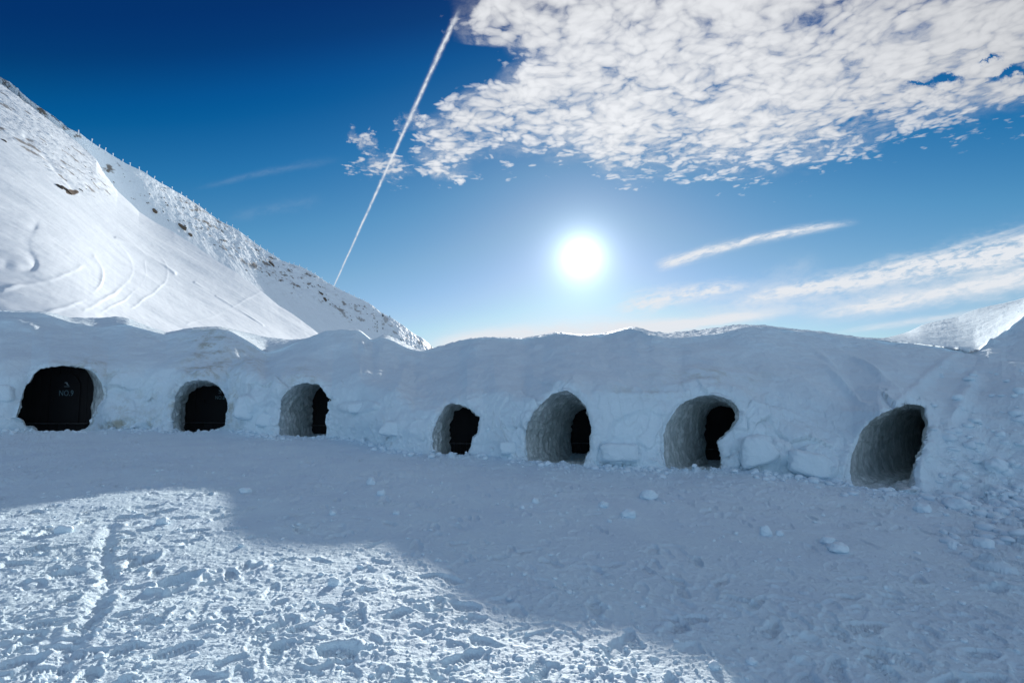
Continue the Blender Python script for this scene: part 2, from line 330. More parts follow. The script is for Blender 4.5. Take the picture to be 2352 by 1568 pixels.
MOUTHS=[
 dict(n=9,poly=z1([(320,1175),(300,1120),(270,1085),(215,1075),(190,1030),(165,1008),(135,995),(150,945),(165,900),(185,820),(215,740),(258,690),(290,630),(340,590),(420,572),(560,560),(680,572),(780,600),(830,650),(870,720),(892,800),(880,850),(830,915),(820,960),(790,1000),(780,1060),(720,1110),(670,1140),(640,1175)]),
  back=(-20,214,815,1.0),W=None,label='widest black tunnel mouth, far left, with a door marked NO.9 inside'),
 dict(n=8,poly=z1([(1530,1165),(1480,1110),(1465,1000),(1480,900),(1500,820),(1530,760),(1580,710),(1640,690),(1700,683),(1780,690),(1830,710),(1880,748),(1920,800),(1945,880),(1948,930),(1925,990),(1925,1070),(1880,1095),(1800,1120),(1640,1165)]),
  back=(424,545,884,1.3),label='round tunnel mouth with a door marked NO.8 at its back'),
 dict(n=7,poly=z2([(475,1195),(465,1165),(460,1050),(465,920),(480,850),(520,790),(590,735),(680,705),(800,720),(840,770),(880,830),(912,856),(878,870),(875,920),(893,935),(875,960),(858,1010),(858,1060),(870,1090),(868,1135),(850,1195)]),
  back=(716,800,882,1.7),label='tunnel mouth under a pointed chiselled snow gable with a ragged right edge'),
 dict(n=6,poly=z2([(1800,1365),(1788,1320),(1775,1240),(1770,1150),(1800,1060),(1830,1000),(1870,920),(1930,880),(2000,890),(2070,915),(2130,960),(2178,1000),(2165,1060),(2160,1130),(2110,1180),(2105,1240),(2085,1290),(2066,1365)]),
  back=(1032,1112,934,1.25),label='smallest tunnel mouth, with a black arched door filling it, right of the ridge dip'),
 dict(n=5,poly=z3([(945,1430),(880,1380),(865,1250),(860,1150),(880,1060),(930,960),(990,890),(1080,810),(1170,775),(1230,775),(1280,810),(1340,865),(1380,915),(1400,985),(1410,1050),(1427,1100),(1415,1180),(1408,1290),(1380,1330),(1355,1430)]),
  back=(1310,1392,938,2.1),label='tall egg-shaped tunnel mouth below the sun with a wide bright left wall'),
 dict(n=4,poly=z4([(580,1465),(560,1430),(545,1300),(545,1150),(570,1060),(620,980),(680,900),(760,850),(860,820),(960,810),(1060,830),(1130,860),(1175,910),(1195,960),(1190,1010),(1180,1030),(1120,1110),(1060,1170),(1015,1220),(1030,1250),(1045,1330),(1052,1400),(1030,1465)]),
  back=(1614,1712,928,1.8),label='tunnel mouth cut off diagonally on its right by a smooth snow fan'),
 dict(n=3,poly=z5([(470,1350),(370,1290),(355,1180),(365,1080),(400,1010),(430,920),(500,840),(580,790),(700,740),(770,722),(875,735),(885,800),(912,870),(900,920),(890,1000),(885,1050),(845,1110),(825,1180),(818,1270),(800,1310),(720,1325),(650,1350)]),
  back=(2112,2220,936,2.3),label='dark tunnel mouth nearest the camera, furthest right beside the rubble slope'),
]
# footprints, ski groove
FP_LIST=[]
for i in range(900):
    y=2.4*(11/2.4)**random.random(); a=random.uniform(-1.2,1.2); x=a*y
    if y>float(Yb_of(a))-.4: continue
    FP_LIST.append((x,y,random.gauss(1.2,.7),random.uniform(.10,.17),random.uniform(.045,.07),random.uniform(.006,.022)))
def at_px(u,v):
    a,e=[float(k) for k in ae(u,v)]; Y=-(CZ+.05)/(e+.024*a); return a*Y,Y
bx,by=at_px(418,1330); FP_LIST.append((bx,by,1.1,.18,.10,.11))
for u,v,d in ((370,1182,.04),(300,1192,.03),(785,1495,.035),(170,1310,.03),(330,1285,.03)):
    qx,qy=at_px(u,v); FP_LIST.append((qx,qy,random.uniform(.2,1.5),.17,.09,d))
groove=np.array([at_px(u,v) for u,v in ((255,1215),(240,1260),(235,1290),(262,1330),(225,1370),(215,1410),(190,1450),(160,1490),(140,1530),(120,1575))])
def ground_h(x,y,detail=True):
    z=G0(x,y)+.07*perlin(x*.35,y*.35,0,3)+.03*perlin(x*.9,y*.9,1,4)
    if not detail: return z
    d=np.maximum(y,.5); left=sstep(-x,-2.5,2.5)
    rough=(.44+.80*sstep(d,5.5,8.5))*(.75+.45*sstep(perlin(x*.5,y*.5,7,9),-.25,.3))
    wx=x+.12*perlin(x*1.7,y*1.7,2,20); wy=y+.12*perlin(x*1.7,y*1.7,5,21)
    z=z+rough*(.030*fbm(wx*2.2,wy*2.8,0,4,31)+.024*np.maximum(0,fbm(wx*5.,wy*6.5,0,4,32,.6))+.010*fbm(wx*16,wy*20,0,3,33,.6))
    z=z-rough*.016*np.abs(fbm(wx*3.2,wy*4.4,3,3,35))+.006*fbm(wx*9,wy*30,5,3,37,.6)
    nearl=sstep(-y+.35*(-x)*.3,-5.6,-3.2)
    z=z+lumps(wx,wy,.16,.012,.062,.55,1)*(.45*rough+.28*nearl)
    z=z+lumps(wx,wy,.07,.006,.026,.6,2)*(.7*rough+.35*nearl)
    z=z+.012*fbm(wx*7,wy*9,1,4,38,.65)+lumps(wx+3,wy,.035,.003,.013,.6,4,.9)*sstep(-y,-7,-5)
    return z
def build_ground():
    an=np.concatenate([np.linspace(-2.2,-1.16,60)[:-1],np.linspace(-1.16,1.16,1240),np.linspace(1.16,2.2,60)[1:]])
    k=CZ*FP/2352*1024
    v=np.concatenate([np.linspace(900,330,120)[:-1],np.linspace(330,60,500)[:-1],np.linspace(60,28,45)])
    ys=k/v; Y=np.repeat(ys[:,None],len(an),1); X=Y*an[None,:]
    Z=ground_h(X,Y)
    # pits trodden by boots and skis
    for (fx,fy,th,L,Wd,dep) in FP_LIST:
        r0,r1=np.searchsorted(ys,[fy-L*1.9,fy+L*1.9])
        if r1<=r0: continue
        c0,c1=np.searchsorted(an,[fx/fy-L*2.2/fy-.03,fx/fy+L*2.2/fy+.03])
        sx=X[r0:r1,c0:c1]-fx; sy=Y[r0:r1,c0:c1]-fy; c,s=math.cos(th),math.sin(th)
        p=(sx*c+sy*s)/L; q=(sy*c-sx*s)/Wd; q=q*(1+.25*p); d=np.sqrt(p*p+q*q)*(1+.45*perlin(sx*9+fx*7,sy*9,fx))
        pit=-dep*(1-sstep(d,.72,1.05))+dep*.35*np.exp(-((d-1.2)/.2)**2)
        if dep>.016: pit=pit+np.where(d<.85,.004*np.sign(np.sin(p*L*230)),0)
        Z[r0:r1,c0:c1]+=pit
    near=np.full(X.shape,9.); gv=groove
    for _ in range(3): gv=np.concatenate([gv[:1]]+[np.array([.75*a_+.25*b_,.25*a_+.75*b_]) for a_,b_ in zip(gv[:-1],gv[1:])]+[gv[-1:]])
    for p0,p1 in zip(gv[:-1],gv[1:]):
        d=p1-p0; t=np.clip(((X-p0[0])*d[0]+(Y-p0[1])*d[1])/(d@d),0,1)
        near=np.minimum(near,np.hypot(X-p0[0]-t*d[0],Y-p0[1]-t*d[1]))
    Z-=.022*np.exp(-(near/.045)**2); Z+=.010*np.exp(-((near-.11)/.04)**2)
    # crushed snow piled along the foot of the bank
    yb=Yb_of(X/Y); rub=np.exp(-((Y-yb+.15)/.55)**2)
    mm=rub>.02
    Z[mm]+=(rub*0)[mm]+rub[mm]*(lumps(X[mm],Y[mm],.22,.03,.12,.7,8,.8)+lumps(X[mm],Y[mm],.09,.01,.05,.7,9,.8)*.8)*(.5+1.0*sstep(perlin(X[mm]*.9,Y[mm]*.9,4,44),-.2,.4))
    wing=sstep(X/Y,.80,1.0)*sstep(Y,3.8,5.4)
    mm=wing>.01
    Z[mm]+=wing[mm]*(lumps(X[mm],Y[mm],.38,.05,.2,.75,12,.75)+lumps(X[mm],Y[mm],.15,.02,.08,.7,13,.8))
    for mm_ in MOUTHS:
        pa,_=ae(np.array([p[0] for p in mm_['poly']]),900); lo,hi=pa.min(),pa.max()
        Z-=.30*sstep(Y-yb,.02,.35)*sstep(X/Y,lo-.01,lo+.012)*(1-sstep(X/Y,hi-.012,hi+.01))
    V=np.stack([X,Y,Z],-1).reshape(-1,3)
    o=mesh('snow_ground',V,gridfaces(len(ys),len(an)),M_ground); tag(o,kind='structure')
    global GZ
    def GZ(x,y):
        a=x/y; r=np.interp(y,ys,np.arange(len(ys))); c=np.interp(a,an,np.arange(len(an)))
        return float(Z[int(round(r)),int(round(c))])
    # the wider snowfield all round, reaching the horizon
    rr=np.concatenate([[0.8],np.geomspace(1.6,9000,70)]); tt=np.linspace(0,2*math.pi,121)
    RR,TT=np.meshgrid(rr,tt,indexing='ij'); X2=RR*np.cos(TT); Y2=RR*np.sin(TT)
    Z2=np.where(Y2>.75,-.75,-.15)-.024*np.clip(X2,-30,30)+.3*perlin(X2*.07,Y2*.07,2,50)*sstep(RR,5,30)-1.3*sstep(RR,8,60)
    o=mesh('snowfield',np.stack([X2,Y2,Z2],-1).reshape(-1,3),gridfaces(len(rr),len(tt)),M_ground); tag(o,kind='structure')
build_ground()
# ------------------------------------------------------------------ the snow bank with seven mouths
ac=np.concatenate([np.linspace(-1.75,-1.13,70)[:-1],np.linspace(-1.13,1.13,1640),np.linspace(1.13,1.75,70)[1:]]); NC=len(ac)
_ar,_er=px(ridgepx); _as,_es=px(skypx)
def prof(a):
    "profile control of the bank for bearings a -> (Y,z) rows of the face, plateau and back"
    a=np.asarray(a,float)
    sm=lambda v:smooth1(v,7) if len(a)>50 else v
    jag=0.
    Yb=Yb_of(a); zb=G0(a*Yb,Yb); er=sm(np.interp(a,_ar,_er)); Yr=sm(sm(colf(yrpx)(a))); zr=CZ+er*Yr
    es=sm(np.interp(a,_as,_es)); es=np.maximum(es,er+.0012); Ys=sm(sm(colf(yspx)(a))); zs=CZ+es*Ys
    h=colf(shpx)(a); vw=colf(vwpx)(a)
    dY=Yr-Yb
    def cap(Y,z,s):
        z=np.minimum(z,zr-(Yr-Y)*.262-s)
        for da in (-.02,0,.02):
            a2=(a*Y+(SA+da)*(Yr-Y))/Yr; Y2=colf(yrpx)(a2); z2=CZ+np.interp(a2,_ar,_er)*Y2
            z=np.minimum(z,z2-(Y2-Y)*.250-s*.7)
        return z
    K=[(Yb-.30,zb-.6),(Yb-.18,zb-.25),(Yb,zb)]
    # steep dug face
    sY=np.minimum(1.15,.3*dY)
    f=[(.10,.34),(.20,.66),(.45,.93),(1.0,1.06)]
    for fy_,fz in f:
        Yv=Yb+sY*fy_; zv=zb+h*fz
        tt=fy_*.55; Yn=Yb+dY*.07*(1+4*fy_); zn=zb+(zr-zb)*(.1+.42*fy_)
        Y=Yv*vw+Yn*(1-vw); z=zv*vw+zn*(1-vw)
        z=cap(Y,z,.03); K.append((Y,z))
    Yl,zl=K[-1]
    for t in (.25,.5,.72,.9):
        Y=Yl+(Yr-Yl)*t; z=zl+(zr-zl)*t-.16*math.sin(math.pi*t)*(Yr-Yl)/6
        K.append((Y,cap(Y,z,.10)))
    K.append((Yr,zr))
    K=[(np.broadcast_to(p,a.shape),np.broadcast_to(q,a.shape)) for p,q in K]
    KY=np.stack([k[0] for k in K]);KZ=np.stack([k[1] for k in K])
    # cubic B-spline with clamped ends
    KY=np.concatenate([KY[:1],KY[:1],KY,KY[-1:],KY[-1:]]);KZ=np.concatenate([KZ[:1],KZ[:1],KZ,KZ[-1:],KZ[-1:]])
    ns=len(KY)-3; NR=250; t=np.linspace(0,ns-1e-6,NR); i=t.astype(int); u=(t-i)[:,None]
    b=[(1-u)**3/6,(3*u**3-6*u**2+4)/6,(-3*u**3+3*u**2+3*u+1)/6,u**3/6]
    Y=sum(b[k]*KY[i+k] for k in range(4)); Z=sum(b[k]*KZ[i+k] for k in range(4))
    # plateau behind the shadow edge, up to the skyline
    t=np.linspace(0,1,61)[1:,None]; tz=t
    Yp=Yr+(Ys-Yr)*t; Zp=zr+(zs-zr)*t
    t=np.linspace(0,1,21)[1:,None]; Yk=Ys+10*t; Zk=zs-5.5*t**1.5
    return np.concatenate([Y,Yp,Yk]),np.concatenate([Z,Zp,Zk])
PY,PZ=prof(ac); NFACE=250
PY=np.array(PY);PZ=np.array(PZ); PX=ac[None,:]*PY
def disp(X,Y,Z,a,n):
    "relief of the bank measured along its normal (m); n = 0 at the foot .. 1 at the ridge"
    zb=G0(X,Y); hh=np.clip(Z-zb,0,9); aa=np.asarray(a)
    d=.16*fbm(X*.55,Y*.4,Z*.55,3,70)+.07*fbm(X*1.5,Y*1.2,Z*1.8,4,71)
    low=1-sstep(hh,.5,2.2)
    # planes left by shovels on the dug face
    tri=perlin(X*1.1,Y*.6,Z*1.0,72); d=d+low*.10*np.round(tri*3.2+.4*perlin(X*4,Y*4,Z*4,73))/3.2
    d=d+(.4+.6*low)*.036*fbm(X*4.2,Y*4,Z*5.5,3,74,.6)
    wx=X+.25*perlin(X*1.3,Z*1.3,0,120);wz=Z+.2*perlin(X*1.5,Z*1.7,3,121)
    on=sstep(perlin(X*.45,Z*.5,9,122),-.2,.25)*(1-sstep(hh,1.2,1.9))*(1-sstep(aa,.78,.9))
    fv,fe=facets(wx,wz*1.25,.62,130); d=d+on*.20*fv-on*.012*np.exp(-(fe/.07)**2)
    fv,fe=facets(wx*1.1,wz*1.6,.27,140); d=d+(.4+.6*on)*low*.045*fv
    # crumbly patches
    cr=sstep(perlin(X*.9,Z*1.1,4,123),-.02,.25)*(1-sstep(hh,1.5,2.4)); d=d+cr*.035*np.maximum(0,fbm(X*7,Y*5,Z*8,3,124,.6))
    rub=(1-sstep(hh,.12,.75))
    d=d+rub*.9*(lumps(X,Z*1.2+Y*.3,.2,.03,.10,.75,15)+.8*lumps(X,Z*1.1,.09,.012,.045,.7,16))
    wing=sstep(aa,.83,.95)*(1-sstep(hh,.7,3.0))
    d=d+wing*(.6*lumps(X,Y+Z*.7,.55,.06,.27,.55,17,.7)+.5*lumps(X,Y+Z*.7,.16,.02,.085,.5,18,.85)+.12*fbm(X*1.5,Y*1.5,Z,3,75))
    # thin crusted edges (wind crust) above the middle
    crust=sstep(n,.55,.9)*.03*fbm(X*1.6,Y*6,Z*8,4,76,.6); d=d+crust
    lat=sstep(n,.93,1.0)
    d=d*(1-.75*lat*(n<=1))
    return d+sstep(aa,.88,.96)*sstep(n,.8,.95)*(.30*fbm(X*.8,Y*.8,Z*1.2,4,170,.6)+.1*np.maximum(0,fbm(X*3,Y*3,Z*3,3,171)))
# normals in the column plane
dYr=np.gradient(PY,axis=0);dZr=np.gradient(PZ,axis=0);Ln=np.hypot(dYr,dZr)+1e-9
NY=-dZr/Ln;NZ=dYr/Ln
rown=np.concatenate([np.linspace(0,1,NFACE),np.linspace(1,2,61)[1:],np.linspace(2,3,21)[1:]])[:,None]*np.ones((1,NC))
D=disp(PX,PY,PZ,ac[None,:],np.minimum(rown,1))
pl=(rown>1.0)
# beyond the ridge: lit crusty snow
D=np.where(pl,sstep(rown,.97,1.06)*(1-.6*sstep(ac[None,:],.75,.85))*(.06*fbm(PX*2.2,PY*1.6,0,4,80,.6)+.05*np.maximum(0,fbm(PX*5,PY*3.5,0,3,81)))+.16*sstep(ac[None,:],.78,.9)*sstep(rown,1.02,1.2)*fbm(.4*PX*1.1,PY*.7,0,4,82,.55),D)
PE=(PZ-CZ)/PY
QX_,QY_,QZ_=PX.copy(),PY+NY*D,PZ+NZ*D
# a few modelled features: (px,py,radius_px u, v, amount m)
def bump_at(u,v,ru,rv,h,rot=0.,flat=0.):
    global QY_,QZ_
    a0,e0=[float(k) for k in ae(u,v)]
    X=(ac[None,:]-a0)*FP; Y=(PE-e0)*FP; c,s=math.cos(rot),math.sin(rot)
    r=np.hypot((X*c+Y*s)/ru,(Y*c-X*s)/rv)
    w=np.exp(-r**2*1.3) if not flat else 1-sstep(r,.75,1.05)
    w=w*(rown<=1.02)
    QY_=QY_+NY*h*w; QZ_=QZ_+NZ*h*w
FEAT=[(703,872,34,24,.16,0,0),(480,858,46,16,.14,0,0),(1270,880,60,26,.08,0,0),(1060,915,40,22,.08,0,0),(565,932,28,26,.14,.3,1),(825,935,52,16,.16,0,1),(840,965,70,30,.22,0,0),(935,985,60,26,.2,-.2,0),(1060,1010,40,20,.1,0,0),
 (1425,1048,50,20,.16,0,1),(1480,1000,90,60,-.08,0,1),(1760,1035,75,30,.22,-.25,1),(1880,1060,55,32,.2,-.4,1),(1740,990,30,20,.1,0,0),
 (60,870,50,22,.14,.2,0),(20,950,50,40,.15,0,1),(300,960,70,26,.18,0,0),(1000,935,60,60,.05,0,0),
 (1900,830,40,9,.10,-.75,0),(1935,880,70,8,.12,-.7,0),(2000,850,80,7,.1,-.6,0),(2130,870,110,13,.09,.7,0),(2220,900,90,18,.12,1.0,0),
 (1150,860,60,60,.06,0,0),(1650,860,90,9,.07,-.05,0),(1600,880,90,8,.06,.1,0),(1480,905,120,6,.05,.03,0),(1560,840,22,60,-.06,0,0),
 (545,820,60,40,.15,0,0),(40,745,70,14,.18,-.15,0)]
for f in FEAT: bump_at(*f)
for m in MOUTHS:
    pp=np.array(m['poly']+m['poly'][:1]); a_,e_=ae(pp[:,0],pp[:,1]); c0,c1=np.searchsorted(ac,[a_.min()-.045,a_.max()+.045])
    AX=np.broadcast_to(ac[None,c0:c1],PE[:NFACE,c0:c1].shape); EY=PE[:NFACE,c0:c1]; dm_=np.full(AX.shape,9.)
    for i in range(len(a_)-1):
        d0,d1=a_[i+1]-a_[i],e_[i+1]-e_[i]; t=np.clip(((AX-a_[i])*d0+(EY-e_[i])*d1)/(d0*d0+d1*d1+1e-12),0,1)
        dm_=np.minimum(dm_,np.hypot(AX-a_[i]-t*d0,EY-e_[i]-t*d1))
    dm_*=FP; x_,y_,z_=PX[:NFACE,c0:c1],PY[:NFACE,c0:c1],PZ[:NFACE,c0:c1]
    h_=np.exp(-(dm_/17)**2)*(.05+.09*fbm(x_*2.4,y_*2,z_*4.5,4,150+m['n'],.6)+.05*facets(x_*1.2,z_*2,.25,160+m['n'])[0])-.13*np.exp(-dm_/4.5)
    QY_[:NFACE,c0:c1]+=NY[:NFACE,c0:c1]*h_; QZ_[:NFACE,c0:c1]+=NZ[:NFACE,c0:c1]*h_
dirt=np.zeros(PE.shape)
for u,v,ru,rv,s in ((190,850,80,26,.9),(215,880,30,60,.8),(485,800,60,60,.9),(480,850,60,30,1.),(300,930,80,40,.5),(300,975,120,16,1.),(560,830,60,50,.5),(400,950,22,50,.8),(535,930,22,60,.7),(695,870,40,30,.6),(1500,900,120,14,.4),(1640,870,120,24,.5),(1940,1115,10,5,1.3)):
    a0,e0=[float(k) for k in ae(u,v)]
    dirt=np.maximum(dirt,s*np.exp(-((ac[None,:]-a0)*FP/ru)**2-((PE-e0)*FP/rv)**2))
def densify(poly,n=260,jit=0.,seed=0):
    p=np.array(poly+[poly[0]],float); d=np.r_[0,np.cumsum(np.hypot(*np.diff(p,axis=0).T))]
    t=np.linspace(0,d[-1],n,endpoint=False); q=np.stack([np.interp(t,d,p[:,0]),np.interp(t,d,p[:,1])],1)
    k=np.array([.25,.5,.25])
    for _ in range(3): q=(np.roll(q,1,0)+2*q+np.roll(q,-1,0))/4
    nn=np.roll(q,-1,0)-np.roll(q,1,0); nn/=np.hypot(*nn.T)[:,None]
    j=jit*(perlin(q[:,0]/9,q[:,1]/9,seed,90)+.6*perlin(q[:,0]/3.5,q[:,1]/3.5,seed,91))
    return q+np.stack([nn[:,1],-nn[:,0]],1)*j[:,None]
def inside(P,x,y):
    r=np.zeros(x.shape,bool); n=len(P)
    for i in range(n):
        x0,y0=P[i];x1,y1=P[(i+1)%n]
        if y0==y1: continue
        c=((y0>y)!=(y1>y))&(x<(x1-x0)*(y-y0)/(y1-y0)+x0); r^=c
    return r
colidx=np.arange(NC); kill=np.zeros(PE.shape,bool)
def surf(a,e):
    "point of the bank surface seen on bearing (a,e)"
    f=np.interp(a,ac,colidx); i=int(f); t=f-i; i2=min(i+1,NC-1)
    y=(QY_[:NFACE,i]*(1-t)+QY_[:NFACE,i2]*t); z=(QZ_[:NFACE,i]*(1-t)+QZ_[:NFACE,i2]*t)
    y=smooth1(y,3); z=smooth1(z,3)
    ee=np.maximum.accumulate((z-CZ)/y); j=np.searchsorted(ee,e); j=min(max(j,1),NFACE-1)
    q=(e-ee[j-1])/max(ee[j]-ee[j-1],1e-6); Y=y[j-1]+(y[j]-y[j-1])*min(max(q,0),1)
    return Y
for m in MOUTHS:
    q=densify(m['poly'],300,1.9,m['n']); a,e=ae(q[:,0],q[:,1]); P=np.stack([a,e],1); m['P']=P
    ys=np.array([surf(P[i,0],P[i,1]) for i in range(len(P))])
    for _ in range(4): ys=(np.roll(ys,1)+2*ys+np.roll(ys,-1))/4
    m['Y']=ys
    c0,c1=np.searchsorted(ac,[a.min()-.002,a.max()+.002])
    ea=PE[:NFACE,c0:c1]; EE=(QZ_-CZ)/QY_; ea=EE[:NFACE,c0:c1]
    ins=inside(P,np.broadcast_to(ac[None,c0:c1],ea.shape),ea)
    kill[:NFACE,c0:c1]|=ins; m['sl']=(c0,c1,ins)
F=gridfaces(*PE.shape); kf=kill.ravel()[F]; keep=~kf.all(1); part=kf.any(1)&keep; F=F[keep]
snap=np.unique(gridfaces(*PE.shape)[part].ravel()); snap=snap[kill.ravel()[snap]]
fx,fy_,fz=QX_.ravel().copy(),QY_.ravel().copy(),QZ_.ravel().copy()
for m in MOUTHS:
    c0,c1,ins=m['sl']; P=m['P']; Y=m['Y']
    cols=snap%NC; s=snap[(cols>=c0)&(cols<c1)]
    A0=fx[s]/PY.ravel()[s]; A0=ac[s%NC]; E0=(fz[s]-CZ)/fy_[s]
    P2=np.roll(P,-1,0); Y2=np.roll(Y,-1)
    for k,(aa,ee) in zip(s,zip(A0,E0)):
        d=P2-P; t=np.clip(((aa-P[:,0])*d[:,0]+(ee-P[:,1])*d[:,1])/((d**2).sum(1)+1e-12),0,1)
        C=P+d*t[:,None]; j=np.argmin((C[:,0]-aa)**2+(C[:,1]-ee)**2)
        yy=Y[j]+(Y2[j]-Y[j])*t[j]; fx[k]=C[j,0]*yy; fy_[k]=yy; fz[k]=CZ+C[j,1]*yy
used=np.zeros(PE.size,bool); used[F.ravel()]=True; remap=np.cumsum(used)-1
V=np.stack([fx,fy_,fz],-1)[used]
bank=mesh('snow_bank',V,remap[F],M_bank,attr={'dirt':dirt.ravel()[used]}); tag(bank,kind='structure')
# ------------------------------------------------------------------ tunnels and their doors
def tunnel(m):
    P,Y=m['P'],m['Y']; N=len(P)
    ring=np.stack([P[:,0]*Y,Y,CZ+P[:,1]*Y],1)
    ul,ur,vt,D=m['back']; Ym=float(np.median(Y)); D*=1.5; Yk=Ym+D
    al,_=ae(ul,960); ar,_=ae(ur,960); _,et=ae(ul,vt)
    xl,xr=float(al)*Yk,float(ar)*Yk; zt=CZ+float(et)*Yk; cx=(xl+xr)/2; zf=float(G0(cx,Yk))-.38
    hw=(xr-xl)/2; H=zt-zf
    root=empty('tunnel_entrance',(float(ring[:,0].mean()),Ym,float(G0(ring[:,0].mean(),Ym))))
    tag(root,m['label'],'tunnel entrance','arched tunnel mouths dug into the snow bank')
    L0=Vector(root.location); off=np.array(L0)
    # angles round the mouth centre
    c0=np.array([ring[:,0].mean(),(ring[:,2].max()+ring[:,2].min())/2])
    ang=np.unwrap(np.arctan2(ring[:,2]-c0[1],ring[:,0]-c0[0]))
    ck=np.array([cx,zf+H*.5])
    # back arch: superellipse on vertical sides
    ca,sa_=np.cos(ang),np.sin(ang); p=np.where(sa_>0,2.4,7.)
    hh=H/2; rk=1/((np.abs(ca)/hw)**p+(np.abs(sa_)/hh)**p)**(1/p)
    back=np.stack([ck[0]+ca*rk,np.full(N,Yk),ck[1]+sa_*rk],1)
    K=70; V=[]
    for k in range(K+1):
        s=k/K; w=s; b=sstep(np.array(s),0,1)*.6+.4*s
        r=ring*(1-b)+back*b; r[:,1]=ring[:,1]*(1-s)+back[:,1]*s
        cen=np.array([c0[0]*(1-b)+ck[0]*b,c0[1]*(1-b)+ck[1]*b])
        dx_,dz_=r[:,0]-cen[0],r[:,2]-cen[1]; rr=np.hypot(dx_,dz_)+1e-6
        amp=min(1,s*7)
        # bowed wall + long strokes left by the digging blade
        qx,qy,qz=r[:,0],r[:,1],r[:,2]; arc=ang*rr.mean()
        sl=arc*1.2+qy*1.8
        dd=.05*math.sin(math.pi*s)+amp*(-.060*np.abs(perlin(sl*3.2,qy*5.5-arc*1.5,m['n'],95))*1.6+.05*perlin(arc*1.3,qy*2.2,m['n'],96)
           -.026*np.abs(perlin(sl*8,qy*10-arc*3,m['n'],97)))
        r=r.copy(); r[:,0]+=dx_/rr*dd; r[:,2]+=dz_/rr*dd
        V.append(r-off)
    V=np.concatenate(V); i=np.arange(K)[:,None]*N+np.arange(N)[None,:]; j=np.arange(K)[:,None]*N+(np.arange(N)[None,:]+1)%N
    F=np.stack([i,j,j+N,i+N],-1).reshape(-1,4)
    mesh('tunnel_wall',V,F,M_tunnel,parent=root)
    # back wall of dark boards, scribed into the snow
    lim=None
    bk=back.copy(); bk[:,0]=ck[0]+(bk[:,0]-ck[0])*1.06; bk[:,2]=ck[1]+(bk[:,2]-ck[1])*1.06
    if m['n']==4:
        _,ec=ae(1660,947); lim=CZ+float(ec)*(Yk-.1)
        cap=[bk*1]; 
        bmC=bmesh.new(); vs=[bmC.verts.new(Vector(p-off)+Vector((0,.06,0))) for p in bk]; bmC.faces.new(vs)
        me=bpy.data.meshes.new('snow_infill'); bmC.to_mesh(me); me.materials.append(M_bank); o=bpy.data.objects.new('snow_infill',me); COL.objects.link(o); o.parent=root
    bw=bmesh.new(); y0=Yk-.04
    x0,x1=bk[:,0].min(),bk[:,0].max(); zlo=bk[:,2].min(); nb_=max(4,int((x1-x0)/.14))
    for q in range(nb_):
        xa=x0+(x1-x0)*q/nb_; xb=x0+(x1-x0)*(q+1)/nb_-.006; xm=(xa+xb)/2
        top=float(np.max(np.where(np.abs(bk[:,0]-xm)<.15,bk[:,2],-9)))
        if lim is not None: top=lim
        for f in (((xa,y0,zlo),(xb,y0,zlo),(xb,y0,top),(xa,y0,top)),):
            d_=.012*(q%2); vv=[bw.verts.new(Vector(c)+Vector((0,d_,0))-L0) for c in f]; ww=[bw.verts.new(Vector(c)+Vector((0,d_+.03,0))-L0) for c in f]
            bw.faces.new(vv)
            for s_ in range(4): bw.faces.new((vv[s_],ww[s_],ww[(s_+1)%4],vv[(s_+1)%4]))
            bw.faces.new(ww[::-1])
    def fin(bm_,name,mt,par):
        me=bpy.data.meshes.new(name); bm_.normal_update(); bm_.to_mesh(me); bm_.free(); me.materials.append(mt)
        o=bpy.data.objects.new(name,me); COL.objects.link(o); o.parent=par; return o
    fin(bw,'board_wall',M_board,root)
    # arched door leaf, standing proud of the boards, with sill and handle
    dw,dh=min(hw*.86,.42),min(H*.86,1.55); dcx=ck[0]
    if m['n']==9: dw,dh,dcx=.45,1.5,float(ae(155,900)[0])*Yk
    if m['n']==8: dcx=float(ae(497,900)[0])*Yk
    pts=[(-dw,.0),(dw,.0)]+[(dw*math.cos(t),dh-dw+dw*math.sin(t)) for t in np.linspace(0,math.pi,15)]
    zb_=zf+.42
    bd=bmesh.new(); fr=[bd.verts.new(Vector((dcx+x,y0-.05,zb_+z))-L0) for x,z in pts]; bb=[bd.verts.new(Vector((dcx+x,y0-.004,zb_+z))-L0) for x,z in pts]
    bd.faces.new(fr)
    for s_ in range(len(pts)): bd.faces.new((fr[s_],bb[s_],bb[(s_+1)%len(pts)],fr[(s_+1)%len(pts)]))
    bd.faces.new(bb[::-1])
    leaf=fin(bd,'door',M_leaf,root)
    def box(name,x,y,z,sx,sy,sz,mt,par):
        b_=bmesh.new(); bmesh.ops.create_cube(b_,size=1); bmesh.ops.scale(b_,vec=(sx,sy,sz),verts=b_.verts); bmesh.ops.translate(b_,vec=Vector((x,y,z))-L0,verts=b_.verts)
        bmesh.ops.bevel(b_,geom=b_.edges[:],offset=min(sx,sy,sz)*.2,segments=1,affect='EDGES'); return fin(b_,name,mt,par)
    box('sill',ck[0],y0-.06,zb_-.03,2*hw*.95,.08,.022,M_metal,root)
    box('door_handle',dcx-dw*.75,y0-.075,zb_+dh*.48,.02,.05,.11,M_board,leaf)
